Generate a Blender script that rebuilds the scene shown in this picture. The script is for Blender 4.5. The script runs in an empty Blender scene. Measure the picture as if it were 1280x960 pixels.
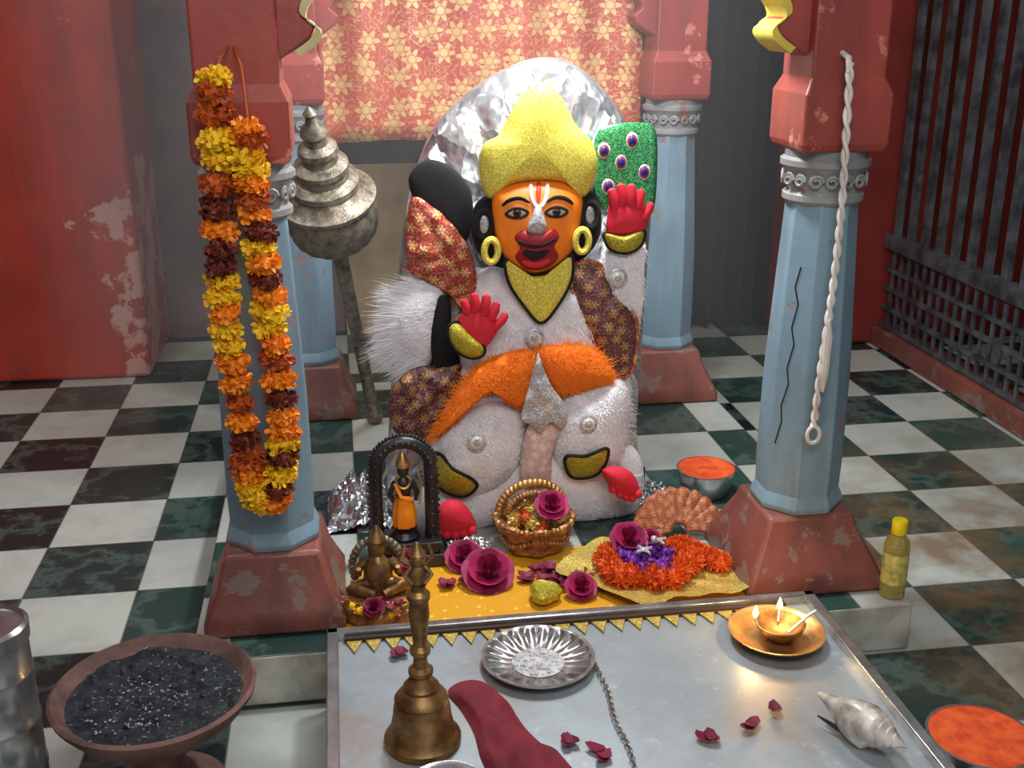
import bpy, math, random
from mathutils import Vector, Matrix, noise
random.seed(7)
S=bpy.context.scene
pi=math.pi
def srgb(r,g,b):
    f=lambda c:(c/255/12.92) if c/255<=.04045 else ((c/255+.055)/1.055)**2.4
    return (f(r),f(g),f(b),1)
# ---------------- materials
class NT:
    def __init__(s,name):
        s.m=bpy.data.materials.new(name); s.m.use_nodes=True; s.t=s.m.node_tree; s.n=s.t.nodes
        s.b=s.n['Principled BSDF']
        s.co=s.n.new('ShaderNodeTexCoord').outputs['Object']
    def L(s,a,b): s.t.links.new(a,b)
    def node(s,typ,ins={},**kw):
        n=s.n.new(typ)
        for k,v in kw.items(): setattr(n,k,v)
        for k,v in ins.items():
            if isinstance(v,bpy.types.NodeSocket): s.L(v,n.inputs[k])
            else: n.inputs[k].default_value=v
        return n
    def math(s,op,a,b=0.0,c=None,clamp=False):
        d={0:a,1:b}
        if c is not None: d[2]=c
        return s.node('ShaderNodeMath',d,operation=op,use_clamp=clamp).outputs[0]
    def mix(s,f,a,b):
        n=s.n.new('ShaderNodeMix'); n.data_type='RGBA'
        for i,v in ((0,f),(6,a),(7,b)):
            if isinstance(v,bpy.types.NodeSocket): s.L(v,n.inputs[i])
            else: n.inputs[i].default_value=v
        return n.outputs[2]
    def ramp(s,f,a,b):
        return s.node('ShaderNodeMapRange',{0:f,1:a,2:b,3:0.0,4:1.0}).outputs[0]
    def noise(s,sc,det=4,rough=.55,vec=None,out=0):
        return s.node('ShaderNodeTexNoise',{'Vector':vec or s.co,'Scale':sc,'Detail':det,'Roughness':rough}).outputs[out]
    def bump(s,h,st,dist=.01):
        n=s.node('ShaderNodeBump',{'Height':h,'Strength':st,'Distance':dist}); s.L(n.outputs[0],s.b.inputs['Normal'])
    def set(s,col=None,rough=.5,metal=0,**k):
        if col is not None:
            if isinstance(col,bpy.types.NodeSocket): s.L(col,s.b.inputs['Base Color'])
            else: s.b.inputs['Base Color'].default_value=col
        for nm,v in (('Roughness',rough),('Metallic',metal)):
            if isinstance(v,bpy.types.NodeSocket): s.L(v,s.b.inputs[nm])
            else: s.b.inputs[nm].default_value=v
        return s.m
def plain(name,c,rough=.5,metal=0,var=.25,sc=12,bump=.15,bsc=60,c2=None):
    t=NT(name); c=srgb(*c); c2=srgb(*c2) if c2 else tuple([x*(1-var) for x in c[:3]]+[1])
    f=t.ramp(t.noise(sc),.35,.65)
    if bump: t.bump(t.noise(bsc,3),bump,.004)
    return t.set(t.mix(f,c,c2),rough,metal)
def painted(name,c,c2,patch,rough=.45,pth=.62,sc=5,edge=None,stain=.35):
    t=NT(name)
    a=t.mix(t.ramp(t.noise(3),.3,.7),srgb(*c),srgb(*c2))
    gr=t.node('ShaderNodeMapping',{'Vector':t.co,'Scale':(9.0,9.0,1.6)}).outputs[0]
    a=t.mix(t.math('MULTIPLY',t.ramp(t.noise(1.0,6,.6,vec=gr),.46,.7),stain),a,srgb(70,50,46))
    n=t.noise(sc,8,.65)
    if edge:   # worn, peeling band near an exposed corner
        s=t.node('ShaderNodeSeparateXYZ',{0:t.co})
        k=t.math('MULTIPLY',t.ramp(s.outputs[0],edge[0],edge[1]),t.ramp(s.outputs[2],1.2,.7))
        n=t.math('MULTIPLY_ADD',k,.2,n)
    p=t.ramp(n,pth,pth+.03)
    col=t.mix(t.math('MULTIPLY',p,.8),a,srgb(*patch))
    t.bump(t.math('MULTIPLY_ADD',p,-.5,t.noise(35,4)),.35,.004)
    return t.set(col,rough)
def glitter(name,c,c2,metal=.6,rough=.35):
    t=NT(name)
    v=t.node('ShaderNodeTexVoronoi',{'Vector':t.co,'Scale':420.0})
    f=t.node('ShaderNodeSeparateColor',{0:v.outputs['Color']}).outputs[0]
    col=t.mix(t.ramp(f,.35,.95),srgb(*c),srgb(*c2))
    t.bump(f,.55,.003)
    return t.set(col,rough,metal)
def brocade(name,bg,gold,scale=16,R=.36,bg2=None):
    t=NT(name)
    s=t.node('ShaderNodeSeparateXYZ',{0:t.co})
    v=t.node('ShaderNodeCombineXYZ',{0:s.outputs[0],1:s.outputs[2],2:0.0}).outputs[0]
    sv=t.node('ShaderNodeVectorMath',{0:v,'Scale':float(scale)},operation='SCALE').outputs[0]
    vo=t.node('ShaderNodeTexVoronoi',{'Vector':sv,'Scale':1.0,'Randomness':.8},voronoi_dimensions='2D')
    d=t.node('ShaderNodeVectorMath',{0:sv,1:vo.outputs['Position']},operation='SUBTRACT').outputs[0]
    r=t.node('ShaderNodeVectorMath',{0:d},operation='LENGTH').outputs['Value']
    q=t.node('ShaderNodeSeparateXYZ',{0:d})
    an=t.math('ARCTAN2',q.outputs[1],q.outputs[0])
    pet=t.math('MULTIPLY_ADD',t.math('COSINE',t.math('MULTIPLY',an,6.0)),R*.28,R*.8)
    f1=t.ramp(t.math('SUBTRACT',pet,r),0,.03)
    hole=t.ramp(t.math('ABSOLUTE',t.math('SUBTRACT',r,R*.42)),.0,.06)
    f1=t.math('MULTIPLY',f1,t.math('MULTIPLY_ADD',hole,.7,.3))
    n=t.noise(scale*3.2,2,vec=v); vine=t.ramp(t.math('ABSOLUTE',t.math('SUBTRACT',n,.5)),.03,.015)
    f=t.math('MAXIMUM',f1,t.math('MULTIPLY',vine,.6))
    bgc=t.mix(t.ramp(t.noise(5),.3,.7),srgb(*bg),srgb(*(bg2 or bg)))
    t.bump(f,.3,.003)
    return t.set(t.mix(f,bgc,srgb(*gold)),.5,t.math('MULTIPLY',f,.25))
def furmat(name,c,c2):
    t=NT(name)
    g=t.node('ShaderNodeNewGeometry').outputs['Random Per Island']
    t.b.inputs['Specular IOR Level'].default_value=.2
    return t.set(t.mix(g,srgb(*c),srgb(*c2)),.7)
def foil(name,c,sc=28,rough=.22,st=1.0,metal=.9):
    t=NT(name)
    v=t.node('ShaderNodeTexVoronoi',{'Vector':t.node('ShaderNodeVectorMath',{0:t.co,1:t.node('ShaderNodeVectorMath',{0:t.noise(6,3,out=1),'Scale':.16},operation='SCALE').outputs[0]},operation='ADD').outputs[0],'Scale':float(sc)})
    t.bump(v.outputs['Distance'],st,.02)
    return t.set(t.mix(t.noise(14),srgb(*c),srgb(*[min(255,x+35) for x in c])),rough,metal)
def petal(name,c,c2):
    t=NT(name); g=t.node('ShaderNodeNewGeometry').outputs['Random Per Island']
    return t.set(t.mix(g,srgb(*c),srgb(*c2)),.6)
def emis(name,c,st):
    t=NT(name); t.b.inputs['Emission Color'].default_value=srgb(*c); t.b.inputs['Emission Strength'].default_value=st
    return t.set(srgb(*c),.5)
def checker():
    t=NT('marble_checker')
    s=t.node('ShaderNodeSeparateXYZ',{0:t.co})
    X=t.math('DIVIDE',t.math('ADD',s.outputs[0],.915),.305); Y=t.math('DIVIDE',t.math('SUBTRACT',s.outputs[1],4.1),.305)
    v=t.node('ShaderNodeCombineXYZ',{0:X,1:Y,2:.5}).outputs[0]
    ck=t.node('ShaderNodeTexChecker',{'Vector':v,'Scale':1.0}).outputs['Fac']
    n=t.noise(6,9,.7)
    vein=t.ramp(t.math('ABSOLUTE',t.math('SUBTRACT',t.noise(3.5,8,.62),.5)),.05,.0)
    tile=t.node('ShaderNodeTexWhiteNoise',{'Vector':t.node('ShaderNodeVectorMath',{0:v},operation='FLOOR').outputs[0]}).outputs['Value']
    dark=t.mix(tile,srgb(24,36,38),srgb(44,76,70)); dark=t.mix(t.math('MULTIPLY',vein,.45),dark,srgb(96,122,114))
    lite=t.mix(tile,srgb(192,198,190),srgb(174,182,176)); lite=t.mix(t.math('MULTIPLY',t.ramp(n,.45,.75),.6),lite,srgb(140,146,138))
    c=t.mix(ck,dark,lite)
    fx=t.math('ABSOLUTE',t.math('SUBTRACT',t.math('FRACT',X),.5)); fy=t.math('ABSOLUTE',t.math('SUBTRACT',t.math('FRACT',Y),.5))
    g=t.ramp(t.math('MAXIMUM',fx,fy),.488,.494)
    c=t.mix(t.math('MULTIPLY',g,.7),c,srgb(70,66,58))
    st=t.math('MULTIPLY',t.ramp(t.noise(4.5,6,.6),.38,.6),t.math('MULTIPLY',t.ramp(s.outputs[0],1.2,1.7),t.ramp(s.outputs[1],3.9,2.8)))
    c=t.mix(t.math('MULTIPLY',st,.8),c,srgb(124,94,62))
    t.bump(g,-.3,.003)
    return t.set(c,t.math('MULTIPLY_ADD',n,.25,.14))
M={}
M['check']=checker()
M['marble']=plain('white_marble',(200,200,190),.3,var=.3,sc=9,bump=.05,c2=(140,138,124))
M['redwall']=painted('red_wall_paint',(186,66,46),(160,50,36),(206,160,146),pth=.66,sc=5,edge=(-1.2,-.86),stain=.35)
M['redwall2']=painted('dark_red_wall_paint',(140,48,42),(116,40,36),(150,100,90),pth=.70,sc=3.5)
M['redbr']=painted('red_bracket_paint',(170,76,66),(140,58,50),(206,130,112),pth=.60,sc=7,stain=.5)
M['redped']=painted('red_pedestal_paint',(146,84,72),(114,64,56),(128,112,104),pth=.55,sc=8,stain=.6)
M['blue']=painted('blue_pillar_paint',(130,160,176),(110,140,158),(150,122,116),pth=.62,sc=10,stain=.4)
M['cap']=painted('capital_whitewash',(158,160,158),(126,130,132),(150,96,78),pth=.62,sc=12)
M['yellow']=plain('yellow_trim_paint',(222,204,80),.5)
M['yellow2']=plain('faded_cream_trim_paint',(206,196,140),.5)
M['dark']=plain('dark_sheet',(70,60,60),.8,c2=(44,38,40))
M['greywall']=plain('grey_brown_wall',(138,118,114),.8,sc=3,c2=(92,78,78))  # mottled grey-brown wall colour
M['cream']=plain('cream_wall',(206,184,142),.7,sc=4,c2=(164,138,98))
M['black']=plain('black_cloth',(34,30,34),.8)
M['blackf']=plain('black_felt',(20,19,22),.9)
M['iron']=plain('iron_bars',(104,110,116),.45,.3,c2=(58,60,66))
M['ceil']=plain('ceiling_plaster',(190,180,170),.8)
M['curtain']=brocade('curtain_brocade',(204,98,74),(230,190,128),12,.44,(176,70,54))
M['redbroc']=brocade('red_brocade',(158,50,46),(218,178,116),26,.34)
M['purbroc']=brocade('purple_brocade',(84,42,54),(184,140,88),26,.34)
M['foil']=foil('silver_foil',(200,206,210),13,.26,.75,.85)
M['foil2']=foil('crumpled_foil',(200,204,208),30,.22,.8)
M['white']=furmat('white_fur',(250,248,250),(236,234,240))
M['whiteb']=plain('white_plush_backing',(240,239,242),.95,var=.06,bump=.4,bsc=120)
M['orange']=furmat('orange_fur',(255,150,50),(246,120,24))
M['orangeb']=plain('orange_plush_backing',(248,128,34),.9,var=.1)
M['gold']=glitter('yellow_gold_glitter',(206,190,50),(252,244,130),.2,.45)
M['goldd']=glitter('olive_gold_glitter',(150,138,30),(220,206,76),.25,.45)
M['silver']=glitter('silver_glitter',(160,160,164),(240,240,245),.4,.35)
M['skin']=plain('orange_face_paint',(253,136,34),.45,var=.08,bump=.03)
M['crimson']=plain('crimson_felt',(214,34,56),.75,var=.15)
M['dkred']=plain('dark_red_lips',(162,24,40),.5,var=.15)
M['redt']=plain('red_tilak',(214,40,40),.5)
M['eyew']=plain('eye_white',(206,184,160),.4,var=.05,bump=0)
M['brown']=plain('iris_brown',(70,36,20),.3)
M['silk']=plain('white_silk',(235,235,238),.35,var=.1)
M['green']=glitter('peacock_green',(20,104,66),(110,200,120),.5,.3)
M['blueeye']=plain('peacock_blue',(36,48,140),.3,.3)
M['redeye']=plain('peacock_ring',(150,70,80),.3,.3)
M['pinkcloth']=brocade('pink_silver_cloth',(214,172,160),(238,230,226),40,.4)
M['bronze']=plain('antique_bronze',(160,150,132),.45,.55,sc=40,c2=(100,92,78),bump=.5,bsc=90)
M['brass']=plain('old_brass',(158,124,76),.42,.7,sc=30,c2=(102,74,46),bump=.25)
M['brassb']=plain('bright_brass',(224,180,116),.3,.7,sc=20,c2=(184,134,78),bump=.1)
M['copper']=plain('golden_brown_metal',(186,132,84),.45,.4,sc=50,c2=(120,76,48),bump=.6,bsc=110)
M['steel']=plain('stainless_steel',(196,198,200),.25,.85,sc=20,c2=(160,160,160),bump=.05)
def tabletop():
    t=NT('zinc_sheet'); n=t.noise(5,8,.65); n2=t.noise(26,5,.6)
    c=t.mix(t.ramp(n,.35,.7),srgb(172,184,190),srgb(140,150,156)); c=t.mix(t.math('MULTIPLY',t.ramp(n2,.6,.72),.5),c,srgb(206,210,208))
    c=t.mix(t.math('MULTIPLY',t.ramp(t.noise(2.6,6),.53,.66),.5),c,srgb(150,128,108))
    t.bump(n2,.08,.003)
    return t.set(c,t.math('MULTIPLY_ADD',n,.3,.25),.35)
M['zinc']=tabletop()
M['terra']=plain('sooty_terracotta',(132,96,86),.7,sc=14,c2=(86,62,58))
def ashm():
    t=NT('charcoal_ash'); n=t.noise(30,6,.7)
    c=t.mix(t.ramp(n,.4,.62),srgb(14,16,20),srgb(46,54,62)); c=t.mix(t.ramp(t.noise(85,4,.7),.6,.68),c,srgb(140,152,164))
    t.bump(n,1,.012); return t.set(c,.75)
M['ash']=ashm()
M['powder']=plain('white_powder',(225,225,225),.6,c2=(170,172,175),sc=60,bump=.8,bsc=120)
M['fash']=plain('grey_ash_flake',(160,168,176),.8,c2=(90,96,104),sc=60)
M['sind']=plain('orange_sindoor',(240,100,36),.75,sc=30,c2=(206,66,22),bump=.8,bsc=50)
M['maroon']=plain('maroon_cloth',(138,36,52),.85,sc=10,c2=(108,26,40),bump=.3,bsc=200)
def ycloth():
    t=NT('yellow_satin_cloth'); v=t.node('ShaderNodeTexVoronoi',{'Vector':t.co,'Scale':38.0}).outputs['Distance']
    return t.set(t.mix(t.ramp(v,.25,.15),srgb(226,164,36),srgb(246,212,90)),.42)
M['ycloth']=ycloth()
M['glit']=glitter('gold_leaf_cloth',(190,158,60),(248,232,140),.4,.4)
M['rose']=petal('rose_magenta',(176,28,92),(122,14,58))
M['petal']=petal('dry_petal',(138,24,64),(96,14,44))
M['mo']=petal('marigold_orange',(250,158,30),(236,122,12))
M['mr']=petal('marigold_rust',(206,96,24),(160,60,16))
M['my']=petal('marigold_yellow',(252,214,36),(236,180,16))
M['mm']=petal('marigold_maroon',(128,48,26),(86,28,16))
M['mor']=petal('orange_wool',(238,110,30),(206,76,14))
M['purp']=petal('purple_cloth_petals',(126,50,170),(90,28,130))
M['stone']=plain('black_stone',(46,44,48),.35,c2=(26,24,28),bump=.4)
M['cot']=plain('white_cotton',(228,224,218),.9,c2=(196,188,180))
M['conch']=plain('conch_shell',(232,228,218),.3,sc=22,c2=(130,118,102))
M['mangl']=plain('lace_dark',(60,40,30),.7)
M['fan']=brocade('brown_fan_brocade',(140,68,42),(196,130,80),45,.4)
M['crack']=plain('plaster_crack',(40,40,44),.9)
t=NT('bottle_oil'); t.b.inputs['Transmission Weight'].default_value=.7; M['oil']=t.set(srgb(214,200,120),.08)
M['label']=plain('bottle_label',(150,160,70),.5,c2=(220,200,120),sc=60)
M['ycap']=plain('yellow_cap',(240,214,20),.35,var=.05)
M['flame']=emis('flame',(255,190,90),12)
M['rust']=plain('rusty_iron',(96,58,44),.7)
# ---------------- mesh builder
class MB:
    def __init__(s): s.v=[];s.f=[];s.m=[]
    def add(s,vs,fs,mi=0):
        o=len(s.v); s.v+= [tuple(v) for v in vs]; s.f+=[tuple(i+o for i in f) for f in fs]; s.m+=[mi]*len(fs)
    def lathe(s,prof,T=None,mi=0,n=32,a0=0,mod=None):
        T=T or Matrix(); vs=[];fs=[]
        for k,(r,z) in enumerate(prof):
            for i in range(n):
                a=a0+2*pi*i/n; rr,zz=(r,z) if not mod else mod(k,a,r,z)
                vs.append(T@Vector((rr*math.cos(a),rr*math.sin(a),zz)))
        for k in range(len(prof)-1):
            for i in range(n):
                j=(i+1)%n; fs.append((k*n+i,k*n+j,(k+1)*n+j,(k+1)*n+i))
        fs.append(tuple(reversed(range(n)))); fs.append(tuple((len(prof)-1)*n+i for i in range(n)))
        s.add(vs,fs,mi)
    def tube(s,pts,rad,mi=0,n=10,closed=False,flat=None):
        pts=[Vector(p) for p in pts]; N=len(pts)
        if not hasattr(rad,'__len__'): rad=[rad]*N
        vs=[];fs=[]; ref=None
        for i,p in enumerate(pts):
            a=pts[(i-1)%N] if (closed or i>0) else p; b=pts[(i+1)%N] if (closed or i<N-1) else p
            d=(b-a).normalized()
            if ref is None: ref=Vector((0,1,0)) if abs(d.y)<.8 else Vector((1,0,0))
            x=d.cross(ref)
            if x.length<1e-5: x=d.cross(Vector((0,0,1)))
            x.normalize(); y=x.cross(d).normalized(); ref=y
            fl=flat or 1
            for k in range(n):
                t=2*pi*k/n; vs.append(p+x*math.cos(t)*rad[i]+y*math.sin(t)*rad[i]*fl)
        for i in range(N if closed else N-1):
            j=(i+1)%N
            for k in range(n):
                l=(k+1)%n; fs.append((i*n+k,i*n+l,j*n+l,j*n+k))
        if not closed:
            fs.append(tuple(reversed(range(n)))); fs.append(tuple((N-1)*n+k for k in range(n)))
        s.add(vs,fs,mi)
    def box(s,a,b,mi=0,T=None,top=None):
        T=T or Matrix()
        vs=[T@Vector((x,y,z)) for z in (a[2],b[2]) for y in (a[1],b[1]) for x in (a[0],b[0])]
        F=[(0,2,3,1),(4,5,7,6),(0,1,5,4),(2,6,7,3),(0,4,6,2),(1,3,7,5)]
        s.add(vs,F,mi)
        if top is not None: s.m[-5]=top
    def ball(s,c,r,mi=0,n=16,m=10,T=None):
        r=r if hasattr(r,'__len__') else (r,r,r)
        vs=[];fs=[]; c=Vector(c)
        for j in range(m+1):
            p=pi*j/m
            for i in range(n):
                a=2*pi*i/n; q=Vector((r[0]*max(math.sin(p),1e-3)*math.cos(a),r[1]*max(math.sin(p),1e-3)*math.sin(a),-r[2]*math.cos(p)))
                vs.append(c+((T@q) if T else q))
        for j in range(m):
            for i in range(n):
                k=(i+1)%n; fs.append((j*n+i,j*n+k,(j+1)*n+k,(j+1)*n+i))
        s.add(vs,fs,mi)
    def prism(s,poly,f,mi=0):
        n=len(poly); vs=[f(p,0) for p in poly]+[f(p,1) for p in poly]
        s.add(vs,[tuple(range(n)),tuple(reversed(range(n,2*n)))]+[(i,i+n,(i+1)%n+n,(i+1)%n) for i in range(n)],mi)
    def build(s,name,mats,parent=None,smooth=True,bevel=0,ang=40):
        me=bpy.data.meshes.new(name); me.from_pydata(s.v,[],s.f)
        for m in (mats if isinstance(mats,(list,tuple)) else [mats]): me.materials.append(M[m])
        me.polygons.foreach_set('material_index',s.m); me.update()
        if smooth:
            me.shade_smooth(); me.set_sharp_from_angle(angle=math.radians(ang))
        ob=bpy.data.objects.new(name,me); S.collection.objects.link(ob)
        if bevel:
            b=ob.modifiers.new('bevel','BEVEL'); b.width=bevel; b.segments=2; b.limit_method='ANGLE'
        if parent:
            ob.parent=parent; ob.matrix_parent_inverse=Matrix.Translation(-parent.location)
        return ob
def empty(name,loc):
    e=bpy.data.objects.new(name,None); e.location=loc; e.empty_display_size=.1; S.collection.objects.link(e); return e
def TR(*l): return Matrix.Translation(l)
def axisM(a,b):
    a=Vector(a); d=(Vector(b)-a).normalized(); return Matrix.Translation(a)@d.to_track_quat('Z','Y').to_matrix().to_4x4()
def catm(pts,N,closed=True):
    n=len(pts); out=[]
    seg=n if closed else n-1
    for k in range(N):
        t=k/N*seg if closed else k/(N-1)*seg
        i=min(int(t),seg-1); u=t-i
        P=[pts[(i+j)%n] if closed else pts[max(0,min(n-1,i+j))] for j in (-1,0,1,2)]
        out.append(tuple(.5*((2*P[1][c])+(-P[0][c]+P[2][c])*u+(2*P[0][c]-5*P[1][c]+4*P[2][c]-P[3][c])*u*u+(-P[0][c]+3*P[1][c]-3*P[2][c]+P[3][c])*u**3) for c in range(len(pts[0]))))
    return out
def frand(c,r): return c+random.uniform(-r,r)
# ---------------- room shell
b=MB(); b.box((-3.2,-1.2,-.1),(3.6,6.0,0)); b.build('floor','check')
b=MB(); b.box((-3.2,-1.2,2.7),(3.6,6.0,2.8)); b.build('ceiling','ceil')
b=MB(); b.box((-3.2,4.8,0),(-.85,5.6,2.7)); b.build('wall_back_red','redwall',bevel=.02)
b=MB(); b.box((-3.2,-1.2,0),(-3.1,4.8,2.7)); b.build('wall_left','redwall')
b=MB(); b.box((2.08,4.8,0),(3.6,5.6,2.7)); b.build('wall_back_right','redwall2',bevel=.02)
b=MB(); b.box((-.85,5.4,0),(2.08,5.6,2.7)); b.build('wall_back','greywall')
b=MB(); b.box((.0,5.36,0.0),(.95,5.4,.82)); b.build('wall_cream_dado','cream')
b=MB(); b.box((.0,5.36,.82),(.95,5.4,2.0)); b.build('wall_dark_panel','dark')  # plain dark panel above the cream one
b=MB(); b.box((3.5,-1.2,0),(3.6,4.8,2.7)); b.build('outer_darkness_sheet','dark')  # dark-coloured sheet standing in for the darkness beyond the grille
b=MB(); b.box((2.46,.5,0),(2.62,4.8,.09)); b.build('trim_right_curb','redped',bevel=.01)
b=MB(); b.box((-3.1,4.74,0),(-1.5,4.8,.42)); b.build('trim_left_ledge','redwall2',bevel=.01)
b=MB(); vs=[];fs=[];nx=90
for i in range(nx+1):
    for z in (0.02,2.4):
        x=1.25+i/nx*.83; vs.append((x,5.2+.035*math.sin(i*.75)+.02*math.sin(i*.31),z))
for i in range(nx): fs.append((2*i,2*i+2,2*i+3,2*i+1))
b.add(vs,fs); b.build('black_door_curtain','black')
e=empty('iron_grille',(2.5,3,.1)); b=MB()
y=.6
while y<4.78:
    b.box((2.49,y-.022,.5),(2.51,y+.022,2.6)); y+=.125
b.box((2.47,.55,.47),(2.53,4.79,.53)); b.box((2.47,.55,2.58),(2.53,4.79,2.64))
b.build('upper_bars','iron',e)
b=MB(); y=.6
while y<4.78: b.box((2.495,y-.009,.1),(2.505,y+.009,.47)); y+=.07
for z in (.105,.19,.28,.37): b.box((2.49,.55,z-.009),(2.51,4.79,z+.009))
b.build('lower_lattice','iron',e)
# ---------------- platform
PL=.13
b=MB(); b.box((-.39,2.28,0),(1.36,4.2,PL),0,top=1); b.build('marble_platform',['marble','check'],bevel=.006)
# ---------------- pillars
SH=[(.106,.0),(.11,.015),(.103,.035),(.098,.045),(.1,.12),(.098,.35),(.088,.58),(.08,.75),(.079,.78)]
def pillar(x,y,side,pw,trim='yellow'):
    e=empty('painted_pillar',(x,y,PL))
    b=MB(); pr=[(pw,PL),(pw,PL+.035),(pw*.93,PL+.06),(pw*.8,PL+.11),(.12,PL+.16),(.112,PL+.19)]
    b.lathe([(r*1.414,z) for r,z in pr],TR(x,y,0),n=4,a0=pi/4); b.build('pedestal','redped',e,bevel=.01)
    b=MB(); z0=PL+.19
    b.lathe([(r*1.08,z0+z) for r,z in SH],TR(x,y,0),n=8,a0=pi/8); b.build('octagonal_shaft','blue',e,bevel=.003,ang=25)
    b=MB()
    b.lathe([(.083,1.095),(.095,1.105),(.095,1.118),(.086,1.125),(.088,1.15),(.095,1.175),(.105,1.185),(.105,1.198),(.094,1.205),(.096,1.222)],TR(x,y,0),n=24)
    for i in range(8):
        a=i*pi/4+pi/8
        for s_ in (-1,1):
            c=Vector((x+.095*math.cos(a)-s_*.018*math.sin(a),y+.095*math.sin(a)+s_*.018*math.cos(a),1.152))
            R=Matrix.Rotation(a,3,'Z')
            b.tube([c+R@Vector((0,.016*math.cos(t)*(1-t/14),.016*math.sin(t)*(1-t/14))) for t in [k*.6 for k in range(16)]],.0045,n=6)
    b.build('lotus_capital','cap',e)
    b=MB(); b.lathe([(.098*1.414,1.222),(.104*1.414,1.24),(.104*1.414,1.35),(.088*1.414,1.385),(.088*1.414,1.9)],TR(x,y,0),n=4,a0=pi/4)
    prof=[(.0,1.38),(.08,1.385),(.085,1.43),(.12,1.45),(.155,1.475),(.165,1.50),(.135,1.525),(.15,1.56),(.2,1.59),(.25,1.66),(.25,1.9),(0,1.9)]
    b.prism(prof,lambda p,k:(x+side*p[0],y-.055+k*.11,p[1]))
    b.build('bracket_block','redbr',e,smooth=False,bevel=.006)
    if trim:
        b=MB(); q=catm(prof[3:10],24,False); m=len(q)
        vs=[(x+side*p[0],y-.062,p[1]) for p in q]+[(x+side*(p[0]+.012),y-.062,p[1]-.012) for p in q]+[(x+side*(p[0]+.012),y+.062,p[1]-.012) for p in q]+[(x+side*p[0],y+.062,p[1]) for p in q]
        fs=[]
        for i in range(m-1):
            for k in range(4): l=(k+1)%4; fs.append((k*m+i,k*m+i+1,l*m+i+1,l*m+i))
        b.add(vs,fs); b.build('bracket_painted_edge',trim,e)
    return e
pillar(-.20,2.53,1,.165,'yellow2'); rp=pillar(1.135,2.53,-1,.18)
pillar(-.14,3.95,1,.165,None); pillar(1.18,3.95,-1,.175,None)
b=MB(); pts=[]
for x,z in [(1.072,.95),(1.064,.9),(1.071,.86),(1.062,.8),(1.068,.76),(1.058,.7),(1.062,.66),(1.052,.6),(1.055,.56),(1.046,.5)]:
    zz=z-.32; r=.098
    for (r0,z0),(r1,z1) in zip(SH,SH[1:]):
        if z0<=zz<=z1: r=r0+(r1-r0)*(zz-z0)/(z1-z0)
    r*=1.08*math.cos(pi/8)
    pts.append((x,2.53-r*1.4142+(1.135-x),z))
b.tube(pts,.0022,n=5); b.build('surface_crack','crack',rp)
b=MB()
for y in (2.53,3.95): b.box((-.45,y-.12,1.9),(1.4,y+.12,2.1))
for x in (-.17,1.16): b.box((x-.12,2.65,1.9),(x+.12,3.83,2.1))
b.build('shrine_beam_frame','redbr',bevel=.01)
b=MB(); vs=[];fs=[];nx=120;nz=14
for j in range(nz+1):
    for i in range(nx+1):
        u=i/nx; x=-.05+u*1.14; z=1.07+j/nz*.83; vs.append((x,4.04+.012*math.sin(u*38)+.008*math.sin(u*17+j*.2),z+.012*math.sin(u*6)*(1-j/nz)))
for j in range(nz):
    for i in range(nx): a=j*(nx+1)+i; fs.append((a,a+1,a+nx+2,a+nx+1))
b.add(vs,fs); o=b.build('brocade_curtain','curtain'); so=o.modifiers.new('s','SOLIDIFY'); so.thickness=.004
# ---------------- idol (pattern units on the idol's own front plane -> metres)
Y0=2.95
def IP(a,c,d):
    h=640-c
    z=.125+.002555*h-5.16e-7*h*h; x=.56+(a-688)/(425+.1056*h)
    x-=x*d/Y0; z+=(1.55-z)*d/Y0     # relief axis
    return Vector((x,Y0-d,max(z,PL+.003)))
class Pillow:
    def __init__(s,pts,d0,h,p=2,N=72,smooth=True,cen=None):
        s.o=catm(pts,N) if smooth else pts; s.N=len(s.o); s.d0=d0;s.h=h;s.p=p
        s.c=cen or (sum(q[0] for q in s.o)/s.N,sum(q[1] for q in s.o)/s.N)
    def base(s,a,c): return s.d0(a,c) if callable(s.d0) else s.d0
    def at(s,k,r):
        q=s.o[int(k)%s.N]; a=s.c[0]+(q[0]-s.c[0])*r; c=s.c[1]+(q[1]-s.c[1])*r
        return a,c,s.base(a,c)+s.h*max(0,1-r**s.p)**(1/s.p)
    def depth(s,a,c):
        dx,dy=a-s.c[0],c-s.c[1]
        if abs(dx)+abs(dy)<1e-6: return s.base(a,c)+s.h
        for i in range(s.N):
            p=s.o[i];q=s.o[(i+1)%s.N]; ex,ey=q[0]-p[0],q[1]-p[1]
            den=dx*ey-dy*ex
            if abs(den)<1e-9: continue
            px,py=p[0]-s.c[0],p[1]-s.c[1]
            t=(px*ey-py*ex)/den; u=(px*dy-py*dx)/den
            if t>0 and 0<=u<=1: 
                r=min(1,1/t); return s.base(a,c)+s.h*max(0,1-r**s.p)**(1/s.p)
        return s.base(a,c)
    def mesh(s,b,mi=0,R=9,back=.02,wob=0):
        vs=[];fs=[];N=s.N
        q=[(*p,s.base(*p)-back) for p in s.o]
        vs+=[IP(*x) for x in q]
        rs=[math.cos(pi/2*k/R) for k in range(R)]
        for r in rs:
            for k in range(N):
                a,c,d=s.at(k,r)
                if wob: d+=wob*noise.noise(Vector((a*.06,c*.06,3)))
                vs.append(IP(a,c,d))
        a,c=s.c; vs.append(IP(a,c,s.base(a,c)+s.h+(wob*noise.noise(Vector((a*.06,c*.06,3))) if wob else 0)))
        for j in range(R):
            for k in range(N):
                l=(k+1)%N; fs.append((j*N+k,j*N+l,(j+1)*N+l,(j+1)*N+k))
        top=len(vs)-1
        for k in range(N): fs.append((R*N+k,R*N+(k+1)%N,top))
        fs.append(tuple(reversed(range(N))))
        b.add(vs,fs,mi)
idol=empty('hanuman_idol',(.56,2.9,PL))
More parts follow.
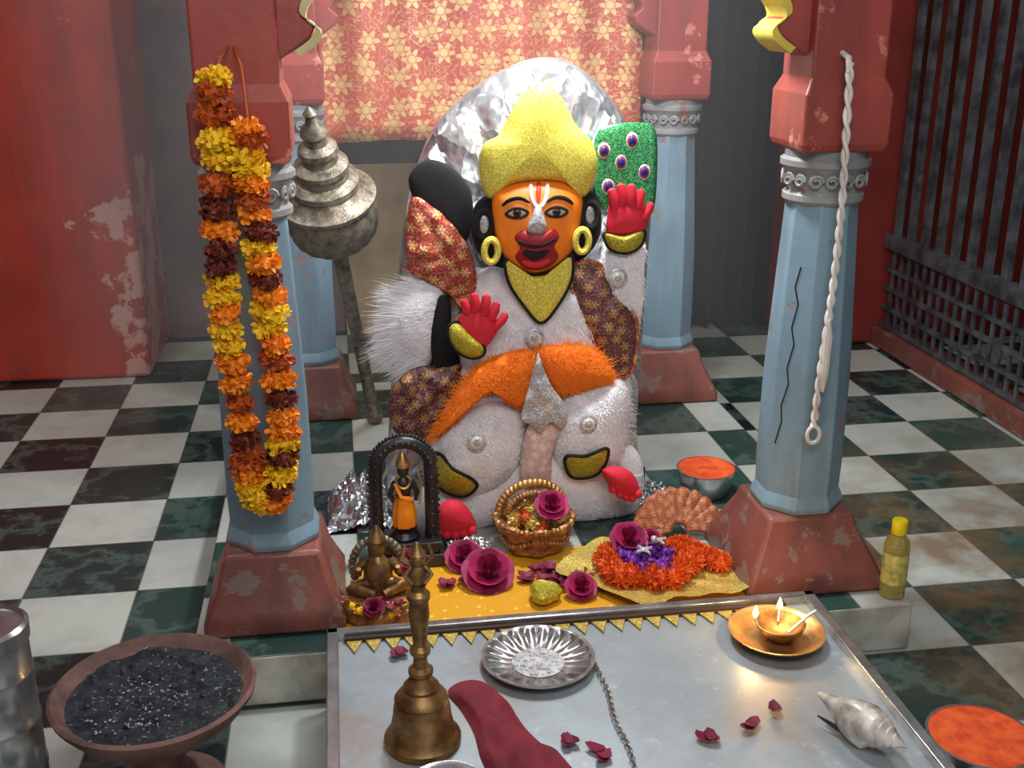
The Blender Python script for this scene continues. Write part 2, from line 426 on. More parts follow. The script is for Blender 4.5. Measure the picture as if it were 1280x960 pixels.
def part(name,pts,d0,h,mat,p=2,border=None,bw=2.2,wob=0,back=.02,**k):
    P=Pillow(pts,d0,h,p,**k); b=MB(); P.mesh(b,0,wob=wob,back=back)
    mats=[mat]
    if border:
        mats.append(border); b.tube([IP(a,c,P.base(a,c)+.004) for a,c in P.o],bw/440,1,n=6,closed=True)
    b.build(name,mats,idol); return P
def fur(name,P,mat,count,L,dirf,w=.0008,out=.004,rmin=0,sd=.22):
    vs=[];fs=[]
    for i in range(count):
        k=random.random()*P.N; r=math.sqrt(random.uniform(rmin*rmin,1)); a,c,d=P.at(k,r)
        w1=noise.noise(Vector((a*.03,c*.03,1)))*.5; w2=noise.noise(Vector((a*.03,c*.03,7)))*.3
        dx,dy=dirf(a,c); dx+=random.gauss(w1,sd); dy+=random.gauss(w2,sd); l=L*random.uniform(.6,1.2)
        a2,c2=a+dx*l,c+dy*l; d2=P.depth(a2,c2)
        o=out*random.uniform(.2,1.2)
        p0=IP(a,c,d-.002); p1=IP(a+dx*l*.5,c+dy*l*.5,(d+d2)/2+o+.002); p2=IP(a2,c2,d2+o*.8)
        s=(p2-p0).cross(Vector((0,-1,.3)))
        if s.length<1e-6: continue
        s=s.normalized()*w; n=len(vs)
        vs+=[p0-s,p0+s,p1+s*.8,p1-s*.8,p2]; fs+=[(n,n+1,n+2,n+3),(n+3,n+2,n+4)]
    b=MB(); b.add(vs,fs); b.build(name,mat,idol,smooth=False)
slab=part('foil_covered_slab',[(483,650),(486,560),(490,470),(496,350),(505,260),(518,205),(540,155),(575,118),(620,88),(665,72),(705,76),(740,100),(770,135),(795,180),(815,240),(812,330),(806,430),(800,540),(800,650),(640,655)],-.16,.16,'foil',p=4,wob=.035,back=.1,cen=(650,400))
part('peacock_feather_fan',[(742,172),(760,158),(800,155),(820,165),(823,220),(818,268),(800,272),(750,262),(742,220)],.005,.02,'green',p=4)
for i,(a,c) in enumerate([(754,190),(776,205),(806,218),(790,178),(760,235)]):
    b=MB()
    for mi,(r,h) in enumerate(((11,.027),(8,.030),(5,.033))):
        Pillow([(a+r*.8*math.cos(t),c+r*math.sin(t)) for t in [k*pi/4 for k in range(8)]],h-.004,.004,N=24).mesh(b,mi,R=3,back=.004)
    b.build('feather_eye_%d'%(i+1),['silver','redeye','blueeye'],idol)
part('black_crest',[(509,218),(530,197),(560,205),(585,235),(588,275),(575,300),(545,270),(518,248)],.01,.025,'blackf',p=3)  # plain black felt shape left of the head
part('red_brocade_shawl',[(511,246),(540,255),(570,285),(590,320),(594,365),(580,390),(562,365),(530,345),(508,325)],.03,.025,'redbroc',wob=.02,p=3)
part('purple_brocade_seat',[(489,485),(510,455),(550,448),(590,450),(575,500),(545,545),(510,540),(490,520)],.02,.05,'purbroc',wob=.02,p=3)
part('black_arm_outline',[(548,365),(562,372),(564,415),(575,450),(550,456),(540,440),(539,400)],.045,.02,'blackf')  # black felt outline beside the arm
def out_from(cx,cy,ax=0,ay=.5):
    def f(a,c):
        v=Vector((a-cx,c-cy)); 
        if v.length>0: v.normalize()
        v=v*.4+Vector((ax,ay)); return v.x,v.y
    return f
P=part('torso_plush',[(598,335),(640,330),(700,330),(745,332),(775,345),(795,400),(792,470),(780,505),(680,520),(580,500),(562,470),(570,430),(578,380)],.0,.11,'whiteb',wob=.012)
torso=P; fur('torso_fur',P,'white',9000,17,out_from(680,380,0,.6))
P=part('left_arm_plush',[(555,342),(530,345),(503,362),(488,388),(490,420),(505,440),(535,450),(548,420),(556,380)],.0,.06,'whiteb'); fur('left_arm_fur',P,'white',5500,30,lambda a,c:(-.95,.2+(c-400)*.006),rmin=.2,out=.006)
P=part('right_arm_plush',[(750,325),(757,303),(780,310),(806,300),(808,350),(805,398),(790,410),(765,390),(748,350)],.05,.06,'whiteb'); fur('right_arm_fur',P,'white',3000,14,lambda a,c:(.1,.8))
rarm=P
part('purple_brocade_sash',[(712,337),(745,330),(768,360),(797,402),(795,462),(775,474),(745,432),(722,385)],.085,.03,'purbroc',wob=.01,border='redbroc',bw=3)
P=part('base_plush',[(545,590),(640,560),(790,560),(806,640),(760,660),(700,655),(640,650),(590,660),(520,655),(505,630)],.06,.07,'whiteb'); fur('base_fur',P,'white',3000,16,lambda a,c:(0,.5))
P=part('left_leg_plush',[(538,560),(545,530),(580,500),(620,490),(657,500),(667,540),(655,585),(635,612),(600,625),(560,618),(540,600)],.05,.13,'whiteb',wob=.01); lleg=P; fur('left_leg_fur',P,'white',7000,15,out_from(610,540,0,.5))
P=part('right_leg_plush',[(690,510),(710,490),(755,472),(787,480),(793,520),(787,570),(775,605),(740,615),(700,600),(685,560)],.05,.13,'whiteb',wob=.01); rleg=P; fur('right_leg_fur',P,'white',7000,15,out_from(740,530,0,.5))
P=part('lap_drape_left_plush',[(541,542),(558,500),(588,460),(620,441),(668,437),(672,470),(655,508),(620,488),(585,502)],.13,.06,'orangeb',wob=.015); fur('lap_drape_left_fur',P,'orange',6000,12,out_from(610,500,-.1,.15),sd=.35)
P=part('lap_drape_right_plush',[(670,437),(735,434),(768,468),(758,484),(715,490),(688,482)],.12,.05,'orangeb'); fur('lap_drape_right_fur',P,'orange',3500,12,out_from(700,480,.1,.2),sd=.35)
part('silver_loincloth',[(673,440),(679,458),(690,482),(710,512),(704,536),(690,528),(678,540),(664,530),(652,520),(660,485),(668,455)],.178,.012,'silver',wob=.012)
part('pink_apron',[(664,528),(702,528),(692,570),(688,605),(655,605),(652,570)],.14,.03,'pinkcloth')
part('left_anklet',[(543,560),(554,562),(566,578),(592,594),(597,604),(582,614),(560,608),(545,592)],lambda a,c:lleg.depth(a,c)+.02,.012,'goldd',border='blackf',back=.03)
part('right_anklet',[(710,572),(735,573),(762,565),(761,583),(747,598),(722,600),(711,590)],lambda a,c:rleg.depth(a,c)+.02,.012,'goldd',border='blackf',back=.03)
def foot(name,pts,toes):
    b=MB(); P=Pillow(pts,.19,.04); P.mesh(b)
    for a,c,r in toes: b.ball(IP(a,c,.205),(r/440,.015,r/440))
    b.build(name,'crimson',idol)
foot('left_foot',[(545,648),(548,628),(563,617),(580,622),(593,640),(596,656),(570,662),(550,660)],[(550,657,6),(560,660,6),(571,661,6),(581,660,6),(591,657,7)])
foot('right_foot',[(756,592),(775,588),(795,598),(805,618),(801,630),(780,626),(765,612)],[(770,617,5),(779,624,5),(787,628,5),(795,630,5),(802,625,6)])
def hand(name,d,palm,fingers):
    b=MB(); Pillow(palm,d,.02).mesh(b)
    for (a0,c0,a1,c1,r) in fingers:
        am,cm=(a0+a1)/2+1,(c0+c1)/2
        b.tube([IP(a0,c0,d+.008),IP(am,cm,d+.014),IP(a1+(am-a1)*.15,c1+(cm-c1)*.15,d+.012),IP(a1,c1,d+.008)],[r/440,r/440*1.05,r/440*.85,r/440*.3],n=10)
    b.build(name,'crimson',idol)
hand('raised_right_hand',.12,[(760,292),(759,270),(762,258),(780,252),(800,256),(812,268),(808,290),(785,296)],[(768,262,763,238,5.5),(778,258,775,232,5.8),(789,258,789,233,5.8),(799,262,802,240,5.5),(806,276,816,257,5)])
part('right_cuff',[(756,294),(780,297),(806,292),(803,310),(785,319),(763,313)],.115,.03,'goldd',border='blackf')
hand('left_hand',.15,[(568,402),(578,385),(592,378),(612,388),(622,405),(612,425),(600,432),(582,418)],[(583,386,577,370,5),(592,384,591,363,5.8),(603,388,607,365,5.8),(612,395,620,375,5.5),(618,406,632,390,5.2)])
part('left_cuff',[(561,402),(572,398),(586,412),(604,430),(601,441),(586,442),(570,432),(561,416)],.155,.03,'goldd',border='blackf')
part('black_hair_sides',[(600,245),(588,272),(590,300),(608,325),(640,335),(700,335),(732,322),(750,295),(750,262),(738,240),(670,225)],.07,.03,'blackf')
face=part('face',[(612,252),(616,236),(640,228),(670,225),(704,228),(722,238),(728,256),(723,290),(712,318),(692,336),(668,342),(646,336),(628,318),(616,290)],.10,.07,'skin',border='blackf',bw=2.5,p=2.6)
FD=lambda o:(lambda a,c:face.depth(a,c)+o)
beard=part('beard',[(629,322),(640,335),(655,342),(668,344),(684,342),(700,334),(714,320),(714,350),(697,382),(676,403),(655,382),(635,352)],.125,.02,'gold',border='blackf',bw=2)
crown=part('crown',[(610,247),(599,228),(595,200),(602,178),(620,168),(630,150),(640,130),(656,112),(675,103),(694,116),(707,138),(718,157),(736,175),(745,200),(742,226),(727,248),(704,230),(670,226),(636,230)],.10,.06,'gold',p=3)
b=MB()
def ft(pts,rad,mi,off=.003):
    rad=[r/440 for r in rad] if hasattr(rad,'__len__') else rad/440
    b.tube([IP(a,c,face.depth(a,c)+off) for a,c in pts],rad,mi,n=8,flat=.6)
ft(catm([(625,256),(634,249),(648,247),(660,253)],9,False),[1,1.8,2.2,2.4,2.4,2.2,2,1.6,1],0)
ft(catm([(681,253),(692,247),(706,249),(715,256)],9,False),[1,1.6,2,2.2,2.4,2.4,2.2,1.8,1],0)
b.build('eyebrows','blackf',idol)
for nm,cx in (('left_eye',644),('right_eye',694)):
    b=MB(); al=[(cx-14,266),(cx-8,261),(cx,259),(cx+8,261),(cx+14,265),(cx+8,270),(cx,271),(cx-8,270)]
    Pillow(al,FD(.001),.004,N=40).mesh(b,0,R=4,back=.004)
    Pillow([(cx+5.4*math.cos(t),265+5*math.sin(t)) for t in [k*pi/4 for k in range(8)]],FD(.005),.003,N=24).mesh(b,1,R=3,back=.002)
    Pillow([(cx+2.8*math.cos(t),265+2.8*math.sin(t)) for t in [k*pi/4 for k in range(8)]],FD(.008),.002,N=16).mesh(b,2,R=3,back=.002)
    b.tube([IP(a,c,face.depth(a,c)+.004) for a,c in catm(al,40)],1.6/440,2,n=6,closed=True)
    b.build(nm,['eyew','brown','blackf'],idol)
b=MB(); ft(catm([(661,230),(662,245),(667,256),(671,258),(676,256),(681,245),(682,230)],16,False),2.2,0)
ft([(671,228),(671,240),(671,252)],[2.4,2.8,1.5],1)
b.build('tilak',['silk','redt'],idol)
part('silver_nose',[(656,284),(662,270),(667,258),(674,258),(678,270),(682,282),(678,291),(669,293),(660,291)],FD(.0),.025,'silver')
part('red_muzzle',[(641,296),(650,287),(662,290),(678,290),(690,286),(698,296),(692,308),(697,322),(684,334),(668,337),(653,333),(642,320),(648,308)],FD(.0),.016,'dkred')
b=MB(); ft(catm([(646,300),(656,305),(668,308),(681,305),(692,299)],12,False),2,0,.018)
ft(catm([(652,313),(668,319),(685,313)],12,False),[1,3,4,4,5,5,5,4,4,3,2,1],0,.018); ft(catm([(652,326),(668,330),(686,325)],10,False),[2,3,4,4,4,4,4,4,3,2],1,.016)
b.build('mouth',['blackf','crimson'],idol)
for nm,cx,cy,ex,ey in (('left_ear',603,278,612,311),('right_ear',737,270,727,302)):
    b=MB(); r=[(cx+10*math.cos(t),cy+16*math.sin(t)) for t in [k*pi/12 for k in range(24)]]
    Pillow(r,.105,.01,smooth=False).mesh(b,1,R=3)
    b.tube([IP(a,c,.115) for a,c in r],4/440,0,closed=True,n=8)
    b.tube([IP(ex+8.5*math.cos(t),ey+14*math.sin(t),.15) for t in [k*pi/12 for k in range(24)]],4/440,2,closed=True,n=8)
    b.build(nm,['blackf','silver','gold'],idol)
for i,(a,c,P) in enumerate([(597,548,lleg),(738,533,rleg),(774,350,rarm),(668,422,torso)]):
    b=MB(); d=P.depth(a,c)+.014
    for r,h,mi in ((12,0,0),(8,.003,1),(5,.006,0)):
        Pillow([(a+r*math.cos(t),c+r*math.sin(t)) for t in [k*pi/6 for k in range(12)]],d+h,.003,smooth=False).mesh(b,mi,R=3,back=.003)
    b.build('silver_medallion_%d'%(i+1),['silver','cot'],idol)
# ---------------- crumpled foil
def crumple(name,x,y,sx,sy,h,z0,mat='foil2',n=22,seed=0,parent=None):
    b=MB(); vs=[];fs=[]
    for j in range(n+1):
        for i in range(n+1):
            u,v=i/n*2-1,j/n*2-1; e=max(0,1-(u*u+v*v)**1.2*.75)
            q=Vector((u*3+seed,v*3,seed))
            z=z0+.004+h*e*(.45+.9*abs(noise.noise(q)))+h*.3*abs(noise.noise(q*3))
            vs.append((x+sx*(u+.12*noise.noise(q+Vector((9,0,0)))),y+sy*(v+.12*noise.noise(q+Vector((0,9,0)))),z))
    for j in range(n):
        for i in range(n): a=j*(n+1)+i; fs.append((a,a+1,a+n+2,a+n+1))
    b.add(vs,fs); return b.build(name,mat,parent,smooth=mat!='foil2')
crumple('crumpled_foil',.02,3.0,.1,.12,.15,PL,seed=3)
crumple('crumpled_foil',.88,2.99,.06,.07,.05,PL,seed=8)
crumple('crumpled_foil',.30,2.73,.06,.03,.03,PL+.012,seed=5)
# ---------------- mace
e=empty('ceremonial_mace',(.085,3.75,PL))
T=axisM((.085,3.76,PL),(-.034,3.3,.99)); b=MB()
b.lathe([(.024,.014),(.03,.022),(.03,.037),(.021,.047),(.021,.4),(.026,.41),(.026,.43),(.021,.44),(.023,.8),(.04,.81),(.04,.825),(.028,.835)],T,n=20); b.build('shaft','bronze',e)
b=MB(); b.lathe([(.03,.83),(.085,.84),(.118,.87),(.134,.915),(.138,.96),(.132,.995),(.142,1.0),(.142,1.012),(.118,1.022),(.098,1.045),(.104,1.052),(.1,1.066),(.075,1.08),(.07,1.1),(.08,1.108),(.078,1.122),(.052,1.135),(.048,1.155),(.058,1.165),(.055,1.18),(.034,1.195),(.03,1.215),(.04,1.225),(.036,1.24),(.018,1.26),(.014,1.28),(.02,1.29),(.004,1.31)],T,n=40,
  mod=lambda k,a,r,z:(r*(1+(.025*math.cos(16*a) if 1<k<5 else 0)),z)); b.build('bulb_head','bronze',e)
# ---------------- marigold flowers
def flower(b,c,r,mi,np=60,ps=.42,sp=.35):
    c=Vector(c); b.ball(c,r*.66,mi,n=8,m=5)
    for i in range(np):
        z=1-2*(i+.5)/np; a=i*2.399; s=math.sqrt(1-z*z)
        d=Vector((s*math.cos(a),s*math.sin(a),z)); d=(d+Vector((frand(0,.2),frand(0,.2),frand(0,.2)))).normalized()
        t=d.cross(Vector((0,0,1)) if abs(d.z)<.9 else Vector((1,0,0))).normalized(); q=d.cross(t)
        an=random.random()*6.28; t,q=t*math.cos(an)+q*math.sin(an),q*math.cos(an)-t*math.sin(an)
        w=r*ps*.5; p=c+d*r*.6; k=r*frand(sp,.1)
        b.add([p-t*w*.5,p+t*w*.5,p+t*w+d*k*.7+q*w*.5,p+t*w*.45+d*k+q*w*.9,p-t*w*.45+d*k+q*w*.9,p-t*w+d*k*.7+q*w*.5],[(0,1,2,3,4,5)],mi)
e=empty('marigold_garland',(-.22,2.36,1.4))
sA=[(-.236,1.405),(-.245,1.25),(-.252,1.08),(-.256,.95),(-.249,.818),(-.236,.65),(-.232,.54),(-.210,.475)]
sB=[(-.178,1.30),(-.18,1.2),(-.169,1.08),(-.162,.95),(-.155,.818),(-.15,.66),(-.158,.56),(-.185,.475)]
for nm,st,cs in (('strand_left',sA,'yrryyrmommyyoyyooromrroyyyy'),('strand_right',sB,'oryyoromyomoyyoromooymyymoo')):
    b=MB(); n=27; P=catm(st,n,False)
    for i,(x,z) in enumerate(P):
        mi={'o':0,'y':1,'m':2,'r':3}[cs[i%len(cs)]]
        for k in range(3):
            flower(b,(x+frand(0,.004)+(k-1)*.015,2.365+frand(0,.008)-(.014 if k==1 else 0),z+frand(0,.005)),.024*random.uniform(.85,1.15),mi,44,.5,.4)
    b.tube([(x,2.37,z) for x,z in P],.004,2,n=6)
    b.build(nm,['mo','my','mm','mr'],e,smooth=False)
b=MB(); b.tube([(-.236,2.38,1.40),(-.225,2.40,1.44),(-.21,2.44,1.46)],.003); b.tube([(-.178,2.38,1.30),(-.185,2.40,1.42),(-.2,2.44,1.46)],.003)
b.build('thread','mr',e)
# ---------------- rope with loop
b=MB(); P=catm([(1.114,1.419),(1.12,1.28),(1.126,1.124),(1.126,.98),(1.12,.843),(1.112,.70),(1.108,.57)],120,False)
for k in range(2):
    b.tube([(x+.005*math.cos(i*.55+k*pi),2.40+.005*math.sin(i*.55+k*pi),z) for i,(x,z) in enumerate(P)],.005,n=6)
b.tube([(1.108+.016*math.cos(t),2.398,.55+.022*math.sin(t)) for t in [k*pi/10 for k in range(20)]],.005,n=6,closed=True)
b.tube([(1.12,2.396,z) for z in (.84,.8,.75,.70,.66)],[.004,.012,.011,.01,.003],n=8)
b.tube([(1.114,2.40,1.40),(1.114,2.41,1.43),(1.114,2.45,1.44)],.007)
b.build('cotton_rope','cot')
# ---------------- low metal table
TZ=.18
e=empty('metal_table',(.5,1.7,0)); x0,x1,y0,y1=-.075,1.075,1.15,2.262
b=MB(); b.box((x0,y0,TZ-.012),(x1,y1,TZ)); b.build('top_sheet','zinc',e)
b=MB(); w=.022
b.box((x0-.004,y1-w,TZ-.04),(x1+.004,y1,TZ+.022)); b.box((x0-.004,y0,TZ-.04),(x1+.004,y0+w,TZ+.022))
b.box((x0-.004,y0,TZ-.04),(x0+w,y1,TZ+.022)); b.box((x1-w,y0,TZ-.04),(x1+.004,y1,TZ+.022)); b.build('angle_rails','steel',e,bevel=.003)
b=MB()
for x in (x0+.02,x1-.02):
    for y in (y0+.02,y1-.02): b.box((x-.018,y-.014,0),(x+.018,y+.014,TZ-.02))
b.build('legs','steel',e,bevel=.002)
# ---------------- yellow cloth + lace
b=MB(); vs=[];fs=[];nx,ny=60,26
for j in range(ny+1):
    for i in range(nx+1):
        u,v=i/nx,j/ny; xl=-.045+.03*v; xr=1.0-.45*max(0,v-.35)
        x=xl+(xr-xl)*u; y=2.284+v*.41; vs.append((x,y,PL+.004+.003*noise.noise(Vector((x*9,y*9,0)))+.002))
for j in range(ny):
    for i in range(nx): a=j*(nx+1)+i; fs.append((a,a+1,a+nx+2,a+nx+1))
b.add(vs,fs); e=empty('yellow_altar_cloth',(.5,2.4,PL)); b.build('satin_sheet','ycloth',e)
b=MB(); nz=24
b.box((-.04,2.226,TZ+.001),(1.0,2.238,TZ+.012),1)
for i in range(nz):
    x=-.04+1.04*(i+.5)/nz; w=1.04/nz/2
    b.add([(x-w,2.236,TZ+.003),(x+w,2.236,TZ+.003),(x,2.178,TZ+.003),(x-w,2.236,TZ+.006),(x+w,2.236,TZ+.006),(x,2.178,TZ+.006)],[(0,2,1),(3,4,5),(0,1,4,3),(1,2,5,4),(2,0,3,5)],0)
b.build('zigzag_lace_edge',['glit','mangl'],e,smooth=False)
# ---------------- roses and petals
def rose(b,c,r,mi,tilt=(0,-.5,.8)):
    T=axisM(c,Vector(c)+Vector(tilt)); 
    lay=[(4,.15,1.0,.55),(5,.3,1.0,.65),(5,.48,.9,.75),(6,.7,.7,.8),(7,.95,.4,.85)]
    for n,rr,zz,w in lay:
        for i in range(n):
            a=i*2*pi/n+rr*5; vs=[];m=5
            for p in range(4):
                v=p/3
                for q in range(m):
                    u=q/(m-1)*2-1; aa=a+u*w*(.35+.5*math.sin(pi*min(v+.25,1)*.75))*1.1
                    R=r*(.12+(rr-.1)*v**.8)*(1-.08*abs(u)); Z=r*(zz*.75*v-.1*u*u*v+(.0 if rr<.9 else -.1*v))
                    R+=r*.08*v*v*(rr>.5)*1.3
                    vs.append(T@Vector((R*math.cos(aa),R*math.sin(aa),Z)))
            fs=[(p*m+q,p*m+q+1,(p+1)*m+q+1,(p+1)*m+q) for p in range(3) for q in range(m-1)]
            b.add(vs,fs,mi)
    b.ball(c,r*.2,mi,8,6)
def petals(b,x,y,z,n,sp,r,mi=0):
    for i in range(n):
        px,py=frand(x,sp),frand(y,sp); a=random.random()*6.28; m=7; tl=frand(0,.4)
        vs=[]
        for k in range(m):
            t=k/m*2*pi; u=math.cos(t)*r*random.uniform(.8,1.1); v=math.sin(t)*r*.62
            vs.append((px+u*math.cos(a)-v*math.sin(a),py+u*math.sin(a)+v*math.cos(a),z+.002+abs(u)*.35+v*tl*.3+.004))
        vs.append((px,py,z+.002)); b.add(vs,[(k,(k+1)%m,m) for k in range(m)],mi)
for (x,y,z,r) in [(.325,2.53,PL+.035,.066),(.275,2.63,PL+.03,.05),(.545,2.43,PL+.03,.04)]:
    b=MB(); rose(b,(x,y,z),r,0); b.build('magenta_rose','rose')
b=MB(); petals(b,.47,2.53,PL+.01,18,.05,.026); petals(b,.55,2.50,PL+.012,16,.04,.028); petals(b,.23,2.5,PL+.01,5,.04,.02)
b.build('rose_petals_on_cloth','petal',smooth=False)
b=MB()
for x,y,n in [(.656,1.761,3),(.741,1.784,2),(.828,1.826,1),(.40,1.80,2),(.445,1.754,3),(.07,2.158,2)]: petals(b,x,y,TZ+.002,n,.018,.022)
b.build('rose_petals_on_table','petal',smooth=False)
# ---------------- brass bell
e=empty('brass_hand_bell',(.107,1.85,TZ)); T=TR(.107,1.85,TZ+.001); b=MB()
b.lathe([(.066,.0),(.075,.002),(.075,.014),(.069,.02),(.062,.035),(.057,.06),(.055,.08),(.049,.095),(.053,.099),(.047,.108),(.033,.12),(.035,.127),(.026,.137),(.02,.15)],T,n=36)
b.build('bell_body','brass',e)
b=MB(); b.lathe([(.018,.148),(.024,.155),(.024,.163),(.015,.17),(.013,.19),(.02,.2),(.02,.208),(.013,.216),(.016,.25),(.02,.28),(.018,.31),(.022,.315),(.022,.325),(.014,.333),(.014,.345)],T,n=18)
b.ball((.107,1.85,TZ+.365),(.019,.016,.028)); b.ball((.107,1.846,TZ+.398),(.014,.014,.015)); b.lathe([(.014,.402),(.017,.407),(.01,.417),(.003,.43)],T,n=12)
for s_ in (-1,1):
    b.tube([(.107+s_*.012,1.845,TZ+.385),(.107+s_*.024,1.838,TZ+.37),(.107+s_*.01,1.826,TZ+.358)],[.006,.005,.004],n=8)
    b.tube([(.107,1.85,TZ+.375),(.107+s_*.03,1.86,TZ+.395),(.107+s_*.022,1.865,TZ+.42)],[.005,.008,.002],n=8)
b.build('garuda_handle','brass',e)
# ---------------- maroon cloth (bunched folds)
b=MB(); poly=catm([(.17,2.00),(.2,2.035),(.245,2.03),(.285,1.96),(.31,1.86),(.345,1.78),(.385,1.70),(.38,1.58),(.235,1.58),(.225,1.70),(.212,1.78),(.208,1.86),(.19,1.94)],78)
cx,cy=.27,1.84; vs=[];R=20
for k in range(R+1):
    r=1-k/R
    for (x,y) in poly:
        X,Y=cx+(x-cx)*r,cy+(y-cy)*r
        u=X*.9+Y*.35+.02*noise.noise(Vector((X*12,Y*12,2)))
        f=.5+.5*math.sin(u*95+2.5*noise.noise(Vector((X*7,Y*7,5))))
        f=f*.6+.7*abs(noise.noise(Vector((X*16,Y*11,1))))
        vs.append((X,Y,TZ+.003+(.022*f+.01)*(min(1,(1-r)*4))))
n=78; b.add(vs,[(k*n+i,k*n+(i+1)%n,(k+1)*n+(i+1)%n,(k+1)*n+i) for k in range(R) for i in range(n)]); b.build('maroon_cloth','maroon',ang=80)
# ---------------- plates
def dish(b,x,y,z,r,h,mi=0):
    prof=[(r*.1,0),(r*.6,0),(r*.85,h*.55),(r,h),(r*1.0,h+.0025),(r*.97,h+.0025),(r*.83,h*.55+.0025),(r*.58,.0025),(r*.05,.0025)]
    b.lathe(prof,TR(x,y,z),mi,n=40)
e=empty('fluted_steel_plate',(.376,2.08,TZ)); b=MB()
x,y=.376,2.08
prof=[(.02,0),(.075,0),(.095,.006),(.112,.012),(.118,.018),(.124,.02),(.124,.023),(.116,.022),(.11,.015),(.085,.008),(.07,.003),(.01,.003)]
b.lathe(prof,TR(x,y,TZ+.001),n=144,mod=lambda k,a,r,z:(r,z+(.0035*math.cos(a*24) if k in(8,9) else 0))); b.build('plate','steel',e)
b=MB()
for i in range(70):
    a=random.random()*6.28; r=.055*math.sqrt(random.random()); b.ball((x+r*math.cos(a),y+r*math.sin(a),TZ+.007),random.uniform(.003,.007),n=6,m=4)
b.lathe([(.058,.005),(.05,.008),(.02,.009),(.001,.009)],TR(x,y,TZ),n=24); b.build('powder_offering','powder',e)
b=MB(); dish(b,.138,1.688,TZ+.001,.075,.014); b.build('steel_plate','steel')
e=empty('brass_lamp_plate',(.924,2.094,TZ)); x,y=.924,2.094
b=MB(); dish(b,x,y,TZ+.001,.108,.026); b.build('plate','brassb',e)
b=MB(); b.lathe([(.02,.004),(.026,.006),(.05,.03),(.056,.045),(.054,.046),(.046,.032),(.02,.016),(.001,.015)],TR(x+.008,y,TZ),n=32)
b.build('lamp_bowl','brass',e)
b=MB(); b.tube([(x+.02,y-.02,TZ+.03),(x+.07,y-.005,TZ+.06),(x+.09,y,TZ+.068)],[.004,.0035,.003],n=8); b.tube([(x-.04,y+.01,TZ+.03),(x-.045,y+.02,TZ+.05)],.003,n=6); b.tube([(x+.015,y+.03,TZ+.03),(x+.02,y+.04,TZ+.053)],.003,n=6)
b.build('cotton_wicks','cot',e)
b=MB()
for fx,fy,fz in ((x-.045,y+.02,TZ+.05),(x+.02,y+.04,TZ+.053)):
    b.lathe([(.001,0),(.005,.005),(.007,.011),(.005,.02),(.0005,.032)],TR(fx,fy,fz),n=12)
    l=bpy.data.lights.new('flame_light','POINT'); l.energy=.8; l.color=(1,.6,.25); l.shadow_soft_size=.01
    lo=bpy.data.objects.new('flame_light',l); lo.location=(fx,fy,fz+.045); S.collection.objects.link(lo)
b.build('flames','flame',e)
b=MB(); P=catm([(.495,2.05),(.50,1.95),(.492,1.85),(.497,1.75),(.485,1.62),(.49,1.5)],48,False)
for i,(px,py) in enumerate(P):
    R=Matrix.Rotation((i%2)*pi/2,3,'Y')
    b.tube([Vector((px,py,TZ+.008))+R@Vector((.005*math.cos(t),.0085*math.sin(t),0)) for t in [k*pi/5 for k in range(10)]],.0016,n=5,closed=True)
b.build('steel_chain','steel')
# ---------------- conch
e=empty('conch_shell',(.955,1.71,TZ)); b=MB()
T=axisM((.912,1.785,TZ+.052),(.99,1.65,TZ+.045))
K=.76
b.lathe([(r*K,z*K) for r,z in [(.006,-.04),(.012,-.025),(.018,0),(.026,.02),(.038,.05),(.047,.085),(.05,.115),(.046,.135),(.047,.14),(.038,.155),(.039,.16),(.029,.173),(.03,.178),(.019,.19),(.02,.194),(.01,.205),(.003,.222)]],T,n=40,
  mod=lambda k,a,r,z:(r*(1+.05*math.sin(3*a+z*60)+(.35*math.exp(-((a-4.2)/.5)**2) if 1<k<7 else 0)),z+.010*a/6.28))
b.build('spiral_body','conch',e)
b=MB(); b.tube([T@Vector((-.020,-.032,z)) for z in (-.01,.015,.04,.07,.09,.105)],[.002,.005,.007,.008,.006,.002],n=8,flat=.5); b.build('aperture_lip','mangl',e)
# ---------------- clay fire bowl
x,y=-.415,2.0; e=empty('clay_fire_bowl',(x,y,0)); b=MB()
b.lathe([(.12,0),(.125,.012),(.09,.03),(.05,.06),(.045,.11),(.07,.14),(.13,.175),(.175,.215),(.197,.245),(.2,.256),(.193,.262),(.186,.256),(.172,.24),(.12,.2),(.06,.185),(.01,.18)],TR(x,y,0),n=56); b.build('footed_bowl','terra',e)
b=MB(); nr=14
b.lathe([(.177*(1-k/nr)+.001,.238) for k in range(nr+1)],TR(x,y,0),n=72,mod=lambda k,a,r,z:(r,z+(.022*noise.noise(Vector((r*22*math.cos(a),r*22*math.sin(a),2)))+.01*noise.noise(Vector((r*60*math.cos(a),r*60*math.sin(a),5))) if k>0 else 0)))
for i in range(60):
    a=random.random()*6.28; r=.14*math.sqrt(random.random()); b.ball((x+r*math.cos(a),y+r*math.sin(a),.238+frand(0,.006)),(random.uniform(.003,.009),random.uniform(.003,.009),random.uniform(.002,.005)),n=5,m=4)
b.build('ash_and_charcoal','ash',e,smooth=False)
b=MB()
for i in range(110):
    a=random.random()*6.28; r=.1*math.sqrt(random.random()); b.ball((x-.03+r*math.cos(a),y-.04+r*math.sin(a),.245+frand(0,.004)),(random.uniform(.001,.004),random.uniform(.001,.005),.001),n=5,m=4)
b.build('ash_flakes','fash',e)
b=MB(); x,y=-.665,1.86
b.lathe([(.07,0),(.072,.004),(.072,.2),(.074,.203),(.074,.21),(.072,.213),(.072,.30),(.074,.303),(.074,.31),(.072,.313),(.072,.40),(.074,.403),(.074,.41),(.072,.413),(.072,.47),(.076,.472),(.077,.5),(.07,.506),(.065,.498),(.02,.496),(.001,.496)],TR(x,y,0),n=48); b.build('steel_canister','steel')
